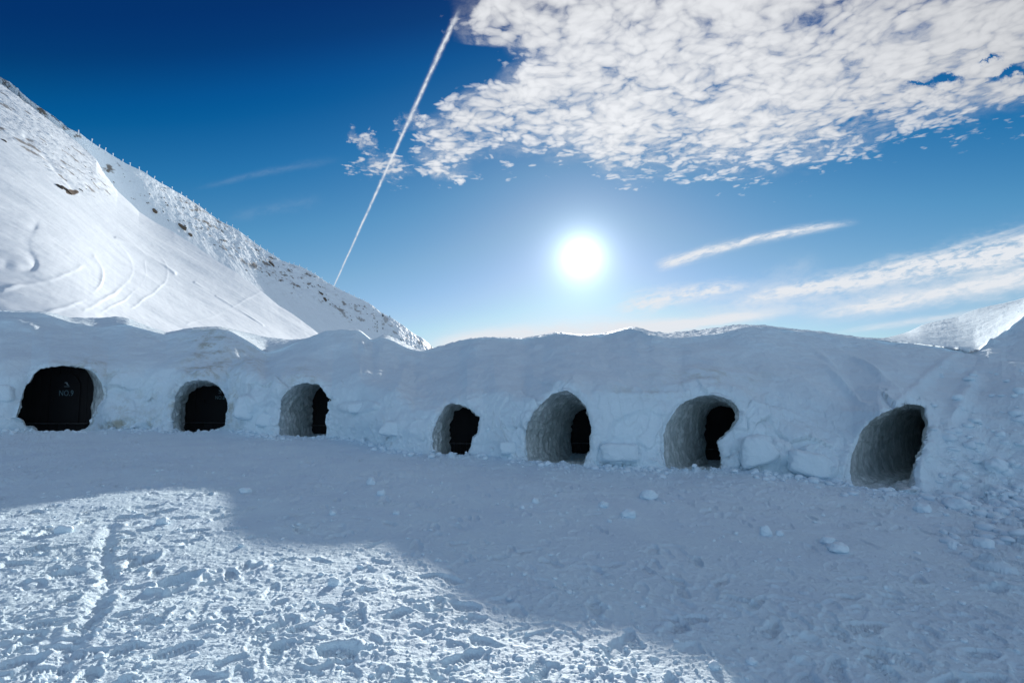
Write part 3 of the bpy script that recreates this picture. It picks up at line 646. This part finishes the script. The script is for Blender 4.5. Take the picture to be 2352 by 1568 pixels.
    if m['n'] in (8,9):
        u,v=((152,903) if m['n']==9 else (505,913)); a_,e_=[float(k) for k in ae(u,v)]; yy=y0-.056
        cu=bpy.data.curves.new('t','FONT'); cu.body='NO.%d'%m['n']; cu.size=.24 if m['n']==9 else .17; cu.extrude=.002; cu.align_x='CENTER'; cu.align_y='CENTER'; cu.space_character=1.05
        t_=bpy.data.objects.new('t',cu); COL.objects.link(t_); dg=bpy.context.evaluated_depsgraph_get()
        me=bpy.data.meshes.new_from_object(t_.evaluated_get(dg)); me.name='number_lettering'; COL.objects.unlink(t_); bpy.data.objects.remove(t_)
        me.materials.clear(); me.materials.append(M_letter)
        o=bpy.data.objects.new('number_lettering',me); COL.objects.link(o); o.parent=leaf; o.rotation_euler=(math.pi/2,0,0); o.scale=(.78,1,1)
        o.location=Vector((a_*yy,yy,CZ+e_*yy))-L0; o['label']='lettering NO.%d on the door'%m['n']
        k=cu.size; lg=bmesh.new()
        shp=[(-.42,.30),(-.1,.42),(.12,.30),(.22,.02),(.42,-.18),(.16,-.12),(-.02,.02),(-.08,.2)]
        fv=[lg.verts.new((a_*yy+x*k*.8-L0.x,yy-L0.y,CZ+e_*yy+k*1.1+z*k*.8-L0.z)) for x,z in shp]; lg.faces.new(fv)
        g2=[lg.verts.new((a_*yy+x*k-L0.x,yy-L0.y,CZ+e_*yy+k*.82+z*k-L0.z)) for x,z in ((-.3,0),(.36,0),(.36,.07),(-.3,.07))]; lg.faces.new(g2)
        bmesh.ops.recalc_face_normals(lg,faces=lg.faces[:])
        ex=bmesh.ops.extrude_face_region(lg,geom=lg.faces[:]); bmesh.ops.translate(lg,vec=(0,-.003,0),verts=[x for x in ex['geom'] if isinstance(x,bmesh.types.BMVert)])
        fin(lg,'door_emblem',M_logo,leaf)
for m in MOUTHS: tunnel(m)
# ------------------------------------------------------------------ mountain slopes
ridgeB=[(-300,-40,250),(0,180,256),(23,192,257),(66,229,259),(123,267,264),(158,295,268),(187,309,272),(220,333,280),(257,356,288),(286,371,295),(321,388,305),(343,402,312),(374,422,324),(418,449,342),(457,473,358),(501,503,376),(533,519,388),(569,545,402),(596,564,412),(630,586,424),(647,597,430),(667,605,436),(691,614,444),(723,630,456),(752,647,468),(769,655,474),(801,674,488),(833,689,500),(855,701,510),(874,716,520),(899,730,535),(923,745,550),(948,765,570),(970,777,590),(997,799,615),(1020,818,640),(1150,900,760)]
crestA=[(-300,-20,245),(0,192,250),(60,236,251),(120,282,253),(180,330,256),(222,368,257),(240,398,257),(270,440,257),(300,468,256),(319,487,255),(360,512,253),(400,535,250),(470,580,246),(540,624,241),(600,668,237),(640,700,234),(690,734,230),(735,768,227),(800,815,222),(900,880,215)]
def wpt(u,v,Y):
    a,e=[float(k) for k in ae(u,v)]; return np.array([a*Y,Y,CZ+e*Y])
def resamp(pts,n):
    p=np.array([wpt(*q) for q in pts]); d=np.r_[0,np.cumsum(np.linalg.norm(np.diff([[q[0],q[1]] for q in pts],axis=0),axis=1))]
    t=np.linspace(0,d[-1],n); return np.stack([np.interp(t,d,p[:,k]) for k in range(3)],1),np.interp(t,d,[q[0] for q in pts]),np.interp(t,d,[q[1] for q in pts])
def slope(name,crest,foot,nc,nr,m,seed,isA):
    cu=np.linspace(crest[0][0],crest[-1][0],nc)
    def byu(pts,k):
        p=np.array(pts,float); v=np.interp(cu,p[:,0],p[:,1]); Y=smooth1(np.interp(cu,p[:,0],p[:,2]),k); a,e=ae(cu,v); return np.stack([a*Y,Y,CZ+e*Y],1),v
    C,cv=byu(crest,60); Fm,_=byu(foot,60)
    Cs=C.copy(); kz=170 if isA else 25
    Cs[:,2]=smooth1(C[:,2]-np.polyval(np.polyfit(C[:,0],C[:,2],1),C[:,0]),kz)+np.polyval(np.polyfit(C[:,0],C[:,2],1),C[:,0])
    s=np.linspace(0,1,nr)[:,None,None]**1.15
    V=Cs[None]*(1-s)+Fm[None]*s+(C-Cs)[None]*np.exp(-s/.10)
    S=s[:,:,0]*np.ones((1,nc)); X,Y,Z=V[...,0].copy(),V[...,1].copy(),V[...,2].copy()
    Z-=(.035 if isA else .02)*np.sin(math.pi*S)*np.linalg.norm(C-Fm,axis=1)[None]*1.0
    U=(X/Y)*FP+PCX; E=(Z-CZ)/Y; VV=PCY+78-E*FP
    jag=sstep(S,0,.02)
    if isA:
        rough=(1-sstep(VV-(np.interp(U,[-300,0,140,240,320],[150,330,445,455,480])),-30,12))*(U<330)*(1-sstep(U,230,310))
        flow=U*.7-VV*.7
        n1=fbm(X*.035,Y*.035,Z*.035,3,seed)*1.6
        # wind ripples running down and across the slope
        along=(X*.5+Y*.15); acr=(Y*.4-Z*1.0)
        rip=.055*fbm(along*.10,acr*.5,0,4,seed+3,.6)
        Z+=n1*.6+rip*(.5+.5*sstep(fbm(X*.02,Y*.02,0,2,seed+4),-.2,.2))
        Z+=rough*(.75*fbm(X*.16+Z*.1,Y*.06,Z*.16,5,seed+5,.62)+.9*np.maximum(0,fbm(X*.5,Y*.2,Z*.5,4,seed+6)))
        # drifted hollow and broken wind lips
        def line(pl,wd,h,side=1.):
            p=np.array(pl,float)
            for _ in range(3): p=np.concatenate([p[:1]]+[np.array([.75*a_+.25*b_,.25*a_+.75*b_]) for a_,b_ in zip(p[:-1],p[1:])]+[p[-1:]])
            best=np.full(X.shape,1e9); sg=np.zeros(X.shape)
            for p0,p1 in zip(p[:-1],p[1:]):
                d=p1-p0; t=np.clip(((U-p0[0])*d[0]+(VV-p0[1])*d[1])/(d@d),0,1); ex=U-p0[0]-t*d[0]; ey=VV-p0[1]-t*d[1]
                r=np.hypot(ex,ey); cr=(ex*d[1]-ey*d[0])/np.hypot(*d); sg=np.where(r<best,cr,sg); best=np.minimum(best,r)
            fade=.55+.8*perlin(U*.02,VV*.02,h,210)
            return .3*fade*h*np.exp(-(best/wd)**2)*(.5+.5*np.tanh(sg*side/(wd*.3)))
        Z[:]+=line([(0,610),(60,622),(75,600),(45,560),(60,520)],16,-1.5)
        for pl,wd,h in (([(250,545),(300,568),(330,590),(360,608),(390,628)],5,2.2),([(440,650),(462,662),(478,668)],5,2.4),([(490,680),(520,696),(560,722),(600,748)],3.5,1.6),
                        ([(300,705),(350,672),(380,640),(372,600),(350,575),(340,560)],5,.7),([(90,722),(170,700),(222,660),(230,620),(205,585)],6,.8),([(190,712),(262,672),(300,628),(290,590),(262,560)],7,.8),([(230,715),(280,690),(330,640),(322,598)],4,.5),
                        ([(430,745),(500,722),(556,690),(590,672)],5,.5),([(0,668),(60,650),(120,640),(170,612)],8,.8),([(20,300),(90,370),(140,425)],9,-3.)):
            Z[:]+=line(pl,wd,h)
        rk=rough*sstep(fbm(X*.12,Y*.12,Z*.12,4,seed+8,.6)+.15*S,.20,.34)*.75
        rk=np.maximum(rk,np.exp(-(((U-141)/17)**2+((VV-431)/8)**2))>.45)
    else:
        band=np.clip((VV-np.interp(U,cu,cv))/np.maximum(6,np.interp(U,[200,300,400,600,800,1000],[60,75,70,70,60,50])),0,2)
        rough=1-sstep(band,.75,1.25)
        Z+=fbm(X*.03,Y*.03,Z*.03,4,seed)*2.2
        Z+=jag*rough*(2.2*fbm(X*.13,Y*.07,Z*.13,5,seed+5,.62)+1.6*np.maximum(0,fbm(X*.3,Y*.2,Z*.3,4,seed+6)))
        pm=fbm(X*.10,Y*.06,Z*.14,5,seed+8,.68)+.25*fbm(X*.02,Y*.02,Z*.03,2,seed+9)
        rk=rough*sstep(pm,.10,.26)*(.9-.35*sstep(U,700,900))*sstep(band,.02,.15)
    Z+=jag*(.12 if isA else .5)*fbm(X*.3,Y*.3,0,3,seed+12)
    # far side of the crest
    bk=[]
    for t in np.linspace(1,.1,8):
        b=np.stack([X[0],Y[0],Z[0]],1)+np.array([[-60*t,45*t,-45*t**1.3]]); bk.append(b)
    V=np.concatenate([np.array(bk),np.stack([X,Y,Z],-1)]); rk=np.concatenate([np.zeros((8,nc)),rk])
    o=mesh(name,V.reshape(-1,3),gridfaces(V.shape[0],nc),m,attr={'rock':rk.ravel()}); tag(o,kind='structure')
    return X,Y,Z
footA=[(-300,770,44),(0,770,46),(60,776,47),(120,782,48),(180,790,50),(222,796,52),(240,800,54),(270,806,56),(300,810,58),(400,820,66),(540,835,80),(640,845,95),(735,858,120),(800,868,140),(900,890,170)]
footB=[(-300,20,262),(0,230,268),(120,330,275),(222,420,285),(300,500,296),(400,575,312),(540,665,336),(640,740,360),(735,800,390),(800,830,410),(1000,880,520),(1150,930,700)]
XA,YA,ZA=slope('snow_slope',crestA,footA,900,560,M_mtA,200,True)
XB,YB,ZB=slope('mountain_ridge',ridgeB,footB,1100,200,M_mtB,300,False)
# --- fence posts along the skyline ridge
posts=[(z[0]*.21975,143.6+z[1]*.21975) for z in [(832,752),(962,832),(1037,876),(1105,922),(1183,968),(1288,1027),(1365,1064),(1466,1112),(1548,1165),(1620,1210),(1700,1266),(1798,1322),(1895,1382),(1952,1424),(2018,1466),(2080,1506),(2145,1545)]]
posts+=[(459.4+x*.24414,459.4+y*.24414) for x,y in [(105,135),(175,180),(250,220),(303,255),(357,292),(448,352),(511,395),(568,434),(631,476),(689,514),(738,545),(843,593),(886,612),(938,632),(1004,662),(1047,682),(1086,704),(1147,742),(1217,775),(1312,828),(1360,850),(1402,878),(1452,902),(1504,926),(1549,950),(1592,972)]]
rbY=np.array([q[2] for q in ridgeB]); rbU=np.array([q[0] for q in ridgeB])
def post_mesh():
    b=bmesh.new(); n=7; prev=None
    for k,(r,z) in enumerate(((.16,-1.2),(.15,0),(.17,.6),(.16,1.15),(.20,1.45),(.17,1.62),(.05,1.68))):
        ring=[b.verts.new((r*math.cos(t*2*math.pi/n+.2*k),r*1.1*math.sin(t*2*math.pi/n+.2*k),z)) for t in range(n)]
        if prev:
            for i in range(n): b.faces.new((prev[i],prev[(i+1)%n],ring[(i+1)%n],ring[i]))
        prev=ring
    b.faces.new(prev); me=bpy.data.meshes.new('fence_post'); b.to_mesh(me); me.materials.append(M_post); return me
pm_=post_mesh()
for (u,v) in posts:
    Y=float(np.interp(u,rbU,rbY)); x,y,z=wpt(u,v,Y)
    o=bpy.data.objects.new('fence_post',pm_); COL.objects.link(o)
    # stand it on the ridge
    i=np.argmin((XB[0]-x)**2+(YB[0]-y)**2); o.location=(XB[0,i],YB[0,i],ZB[0,i]-.15)
    s=random.uniform(1.0,1.4); o.scale=(1.35,1.35,s); o.rotation_euler=(random.uniform(-.05,.05),random.uniform(.0,.14),random.random()*3)
    tag(o,'snow-plastered fence post standing on the skyline of the left mountain ridge','fence post','fence posts along the mountain skyline')
# --- rocks and tufts poking through the ridge snow
def blob(seed,sub=3,rough=.35,sq=(1,1,.7),fr=1.6,shear=0):
    b=bmesh.new(); bmesh.ops.create_icosphere(b,subdivisions=sub,radius=1); co=np.array([v.co[:] for v in b.verts])
    n=fbm(co[:,0]*fr+seed*3.1,co[:,1]*fr,co[:,2]*fr,4,seed,.55)
    st=np.round(perlin(co[:,0]*1.3+seed,co[:,1]*1.3,co[:,2]*1.3,seed+3)*4)/4
    co=co*(1+rough*n+rough*.5*st)[:,None]*np.array(sq)
    for v,c in zip(b.verts,co): v.co=c
    me=bpy.data.meshes.new('m'); b.to_mesh(me); b.free(); return me
rockm=[]
for s in range(5):
    me=blob(s+400,3,.8,(1,.7,.6),2.2); me.name='rock'; me.materials.append(M_rock); rockm.append(me)
def surfpt(Xs,Ys,Zs,u,v):
    U=(Xs/Ys)*FP+PCX; a,e=ae(u,v); VV=(Zs-CZ)/Ys
    k=np.argmin(((Xs/Ys)-float(a))**2+(VV-float(e))**2); return Xs.ravel()[k],Ys.ravel()[k],Zs.ravel()[k]
def rock(u,v,sz,label,grp=None,S=(XB,YB,ZB),me=None,flat=1.):
    x,y,z=surfpt(*S,u,v); k=y/FP*sz
    o=bpy.data.objects.new('rock',me or random.choice(rockm)); COL.objects.link(o); o.location=(x,y,z-.1*k); o.scale=(k*1.25,k,k*.75*flat)
    o.rotation_euler=(random.uniform(-.3,.3),.6+random.uniform(-.2,.2),random.uniform(-.4,.4)); tag(o,label,'rock',grp)
SA_=(XA,YA,ZA)
rock(134,428,9,'left half of the dark rock outcrop under a snow cap on the near slope',S=SA_)
rock(150,436,11,'right half of the dark rock outcrop under a snow cap on the near slope',S=SA_)
rock(186,437,4,'small frosted boulder just right of the dark outcrop on the near slope',S=SA_)
rock(8,323,6,'brown rock at the left edge of the picture on the steep slope',S=SA_)
rock(415,518,10,'largest brown rock clump on the shaded ridge face above the gully')
rock(436,538,6,'brown rock just below the largest clump on the ridge face')
rock(354,483,7,'long dark rock band high on the ridge face')
rock(735,672,5,'lone reddish rock low on the ridge where the contrail meets the skyline')
rock(745,686,6,'broad brown rock beneath the contrail foot on the ridge face')
rock(622,605,7,'brown rock beside the bright rib halfway down the ridge')
G_='small rocks poking through snow on the ridge face'
cnt=0
while cnt<150:
    u=random.uniform(235,985); top=np.interp(u,[q[0] for q in ridgeB],[q[1] for q in ridgeB]); v=top+random.uniform(6,78 if u<620 else 60)
    bot=np.interp(u,[q[0] for q in crestA],[q[1] for q in crestA])-8 if u<735 else 800
    if v>bot or perlin(u/28.,v/22.,0,77)<-.02: continue
    rock(u,v,random.uniform(.8,2.6),'small dark rock poking through the snow of the far ridge face',G_,flat=.6); cnt+=1
for _ in range(30):
    u=random.uniform(5,215); v=np.interp(u,[0,225],[200,380])+random.uniform(12,75)
    rock(u,v,random.uniform(.8,2.2),'small dark rock in the wind-carved snow of the upper left slope','small rocks on the upper left slope',S=SA_,flat=.5)
# --- dwarf conifers near the right end of the ridge
def conifer(u,v,h,label):
    x,y,z=surfpt(XB,YB,ZB,u,v); k=y/FP*h; root=empty('conifer',(x,y,z-.3)); tag(root,label,'conifer','dwarf conifers on the ridge')
    b=bmesh.new(); bmesh.ops.create_cone(b,segments=7,radius1=.06*k,radius2=.01*k,depth=k,cap_ends=True); bmesh.ops.translate(b,vec=(0,0,k/2),verts=b.verts)
    me=bpy.data.meshes.new('trunk'); b.to_mesh(me); b.free(); me.materials.append(M_rock); o=bpy.data.objects.new('trunk',me); COL.objects.link(o); o.parent=root
    b=bmesh.new()
    for i in range(420):
        t=random.random()**.7; zz=k*(.12+.9*(1-t)); r=.30*k*t*random.uniform(.3,1); th=random.random()*6.283
        c=Vector((r*math.cos(th),r*math.sin(th),zz)); d=Vector((math.cos(th),math.sin(th),-.35))*.08*k; w=Vector((-math.sin(th),math.cos(th),.3))*.03*k
        b.faces.new([b.verts.new(c-w),b.verts.new(c+d),b.verts.new(c+w),b.verts.new(c-d*.4+Vector((0,0,.02*k)))])
    me=bpy.data.meshes.new('crown'); b.to_mesh(me); b.free(); me.materials.append(M_fir); o=bpy.data.objects.new('crown',me); COL.objects.link(o); o.parent=root
conifer(880,727,9,'dark dwarf conifer just below the skyline on the lower ridge')
conifer(990,806,12,'dark conifer where the ridge meets the snow bank')
conifer(969,790,5,'small dark conifer on the ridge just above the bank')
conifer(896,728,5,'tiny pointed conifer on the ridge skyline')
for u,v,l in ((866,740,'sparse frosted bush left below the skyline conifer'),(866,762,'dark frosted bush low on the shaded ridge foot'),(880,755,'frosted bush below the skyline conifer')):
    conifer(u,v,5,l)
# ------------------------------------------------------------------ snow chunks and rubble
chunks=[(147,1219,34,20,'rounded sunlit snow chunk at the left with a shadow trailing to its lower left'),
(374,1200,26,15,'flat-topped sunlit snow chunk near the tip of the sunlit patch'),
(766,1332,24,18,'cube-like sunlit snow chunk in the middle of the sunlit ground'),
(1490,1130,40,20,'largest domed snow chunk in the shade below the tall egg-shaped tunnel'),
(1442,1170,32,18,'smooth oval snow chunk nearer the camera than the domed one'),
(1387,1152,22,13,'small wedge of snow left of the domed chunk'),
(852,1100,20,17,'pale upright snow chunk below the ridge dip'),
(876,1128,17,15,'pale snow chunk just in front of the upright one below the ridge dip'),
(764,1176,18,12,'lone small snow chunk above the sunlit edge in the shade'),
(910,1173,16,10,'small round snow chunk alone in the shaded middle left'),
(1758,1214,24,25,'upright pointed snow chunk in the shade right of centre'),
(1790,1220,18,14,'low round snow chunk beside the upright pointed one'),
(1926,1262,44,20,'long glossy snow slab lying in the shade at the right'),
(1900,1240,30,14,'snow slab behind the long glossy one'),
(2259,1243,38,23,'big pale snow block alone on the ground at the right edge'),
(2187,1250,18,16,'pointed snow chunk left of the big pale block'),
(1724,1499,22,14,'snow chunk at the border of the sunlit strip along the bottom'),
(1640,1513,26,15,'knobbly half-lit snow chunk on the bottom sunlit strip'),
(565,1125,26,12,'low snow chunk in the shade behind the sunlit patch tip'),
(1230,1145,16,12,'small snow chunk in the shaded centre'),
(1200,1158,13,9,'tiny snow chunk in the shaded centre, left of the other'),
(1120,985,10,8,'small lump of snow at the right foot of the smallest tunnel'),
(2290,1065,44,30,'large rounded snow block high in the rubble slope at the right edge'),
(2200,1150,46,28,'rounded snow block at the foot of the rubble slope'),
(2300,1130,40,26,'second rounded block on the rubble slope near the right edge'),
(2120,1160,34,22,'snow lump right in front of the nearest dark tunnel')]
for i,(u,v,w,h,l) in enumerate(chunks):
    a,e=[float(k) for k in ae(u,v+h*.4)]
    x,y=at_px(u,v+h*.45); yb=float(Yb_of(a)); 
    if y>yb-.1 or v<1080: 
        y=float(surf(a,e)); x=a*y; z=CZ+e*y
    else: z=GZ(x,y)
    k=y/FP; me=blob(500+i,4,.42,(w/2*k,w*.42*k,h*.62*k),1.3); me.name='snow_chunk'; me.materials.append(M_chunk)
    for p in me.polygons: p.use_smooth=True
    o=bpy.data.objects.new('snow_chunk',me); COL.objects.link(o); o.location=(x,y,z+h*.25*k); o.rotation_euler=(random.uniform(-.2,.2),random.uniform(-.2,.2),random.uniform(-.5,.5)); tag(o,l,'snow chunk','loose snow chunks')
blocks=[(562,938,44,52,.25,'tall shield-shaped snow block leaning right of the NO.8 tunnel'),
(608,965,40,30,.1,'low snow block between the NO.8 tunnel and the pointed gable tunnel'),
(822,938,62,24,-.05,'flat capped snow block right of the pointed gable tunnel'),
(905,985,60,34,.1,'broad low snow block left of the smallest tunnel'),
(1424,1040,96,40,0.,'wide smooth snow slab lying between the two big middle tunnels'),
(1742,1035,92,66,-.3,'large tilted snow slab right of the diagonally cut tunnel'),
(1862,1068,84,56,.25,'broken angular snow slab left of the nearest dark tunnel'),
(2,905,44,40,.1,'pale snow block at the left edge beside the widest tunnel'),
(1165,1030,50,30,0.,'low snow block right of the smallest tunnel')]
for i,(u,v,w,h,rt,l) in enumerate(blocks):
    a,e=[float(k) for k in ae(u,v)]; y=float(surf(a,e)); k=y/FP
    b=bmesh.new(); bmesh.ops.create_icosphere(b,subdivisions=5,radius=1); co=np.array([q.co[:] for q in b.verts])
    co=co/((np.abs(co)**4.5).sum(1)**(1/4.5))[:,None]
    n=fbm(co[:,0]*1.1+i*5,co[:,1]*1.1,co[:,2]*1.1,5,700+i,.55); co=co*(1+.20*n)[:,None]
    co[:,0]*=1-.22*co[:,2]*(1 if i%2 else -.3)-.12*(i%3); co*=np.array([w*.5*k,.20,h*.5*k])
    for q,c in zip(b.verts,co): q.co=c
    me=bpy.data.meshes.new('snow_block'); b.to_mesh(me); b.free(); me.materials.append(M_bank)
    for p in me.polygons: p.use_smooth=True
    o=bpy.data.objects.new('snow_block',me); COL.objects.link(o); o.location=(a*y,y+.07,CZ+e*y); o.rotation_euler=(-.18,rt,-math.atan(a)*.5); tag(o,l,'snow block','snow blocks leaning on the foot of the bank')
def rubble():
    base=[blob(600+i,2,.5,(1,.9,.75),1.4) for i in range(8)]
    bs=[]
    for me in base:
        c=np.array([v.co[:] for v in me.vertices]); f=np.array([p.vertices[:] for p in me.polygons]); bs.append((c,f))
    V=[];F=[];off=0
    def add(x,y,z,r):
        nonlocal off
        c,f=random.choice(bs); t=random.random()*6.28; cs,sn=math.cos(t),math.sin(t)
        q=c*np.array([r,r*random.uniform(.6,1),r*random.uniform(.5,.9)]); q=np.stack([q[:,0]*cs-q[:,1]*sn,q[:,0]*sn+q[:,1]*cs,q[:,2]],1)+np.array([x,y,z+.15*r])
        V.append(q);F.append(f+off); off+=len(c)
    mid=[((m['P'][:,0].min()),(m['P'][:,0].max())) for m in MOUTHS]
    n=0
    while n<2600:
        a=random.uniform(-1.15,1.15); yb=float(Yb_of(a)); y=yb+.08-abs(random.gauss(0,.42)); x=a*y
        if perlin(a*9,0.,0.,5)<-.15 and random.random()<.7: continue
        r=.014+.075*random.random()**3.5
        if any(l+.004<a<h-.004 for l,h in mid) and random.random()<.85: r=min(r,.02)
        add(x,y,GZ(x,y),r*(1.3 if a>.6 else 1)); n+=1
    n=0
    while n<2600:   # scattered crumbs over the trodden ground
        y=2.3*(12/2.3)**random.random(); a=random.uniform(-1.2,1.2)
        if y>float(Yb_of(a))-.3: continue
        x=a*y
        if perlin(x*.8,y*.8,0.,6)<-.1: continue
        add(x,y,GZ(x,y),.006+.028*random.random()**4*(1 if y>4 else .8)); n+=1
    n=0
    while n<380:    # blocks tumbled over the right-hand slope
        a=random.uniform(.80,1.25); e=random.uniform(-.34,.02); y=float(surf(a,e))
        yg=-(CZ+.05)/(e+.024*a) if e<-.03 else 99
        if yg<y: y=yg; x=a*y; z=GZ(x,y)
        else: x=a*y; z=CZ+e*y
        if any(l-.004<a<h+.004 for l,h in mid): continue
        if random.random()>.25+1.2*(a-.8)+.9*(-e): continue
        add(x,y,z,.03+.10*random.random()**2.2); n+=1
    o=mesh('snow_rubble',np.concatenate(V),np.concatenate(F),M_chunk); tag(o,kind='stuff',label='crumbs of broken snow along the foot of the bank and over the trodden ground')
rubble()
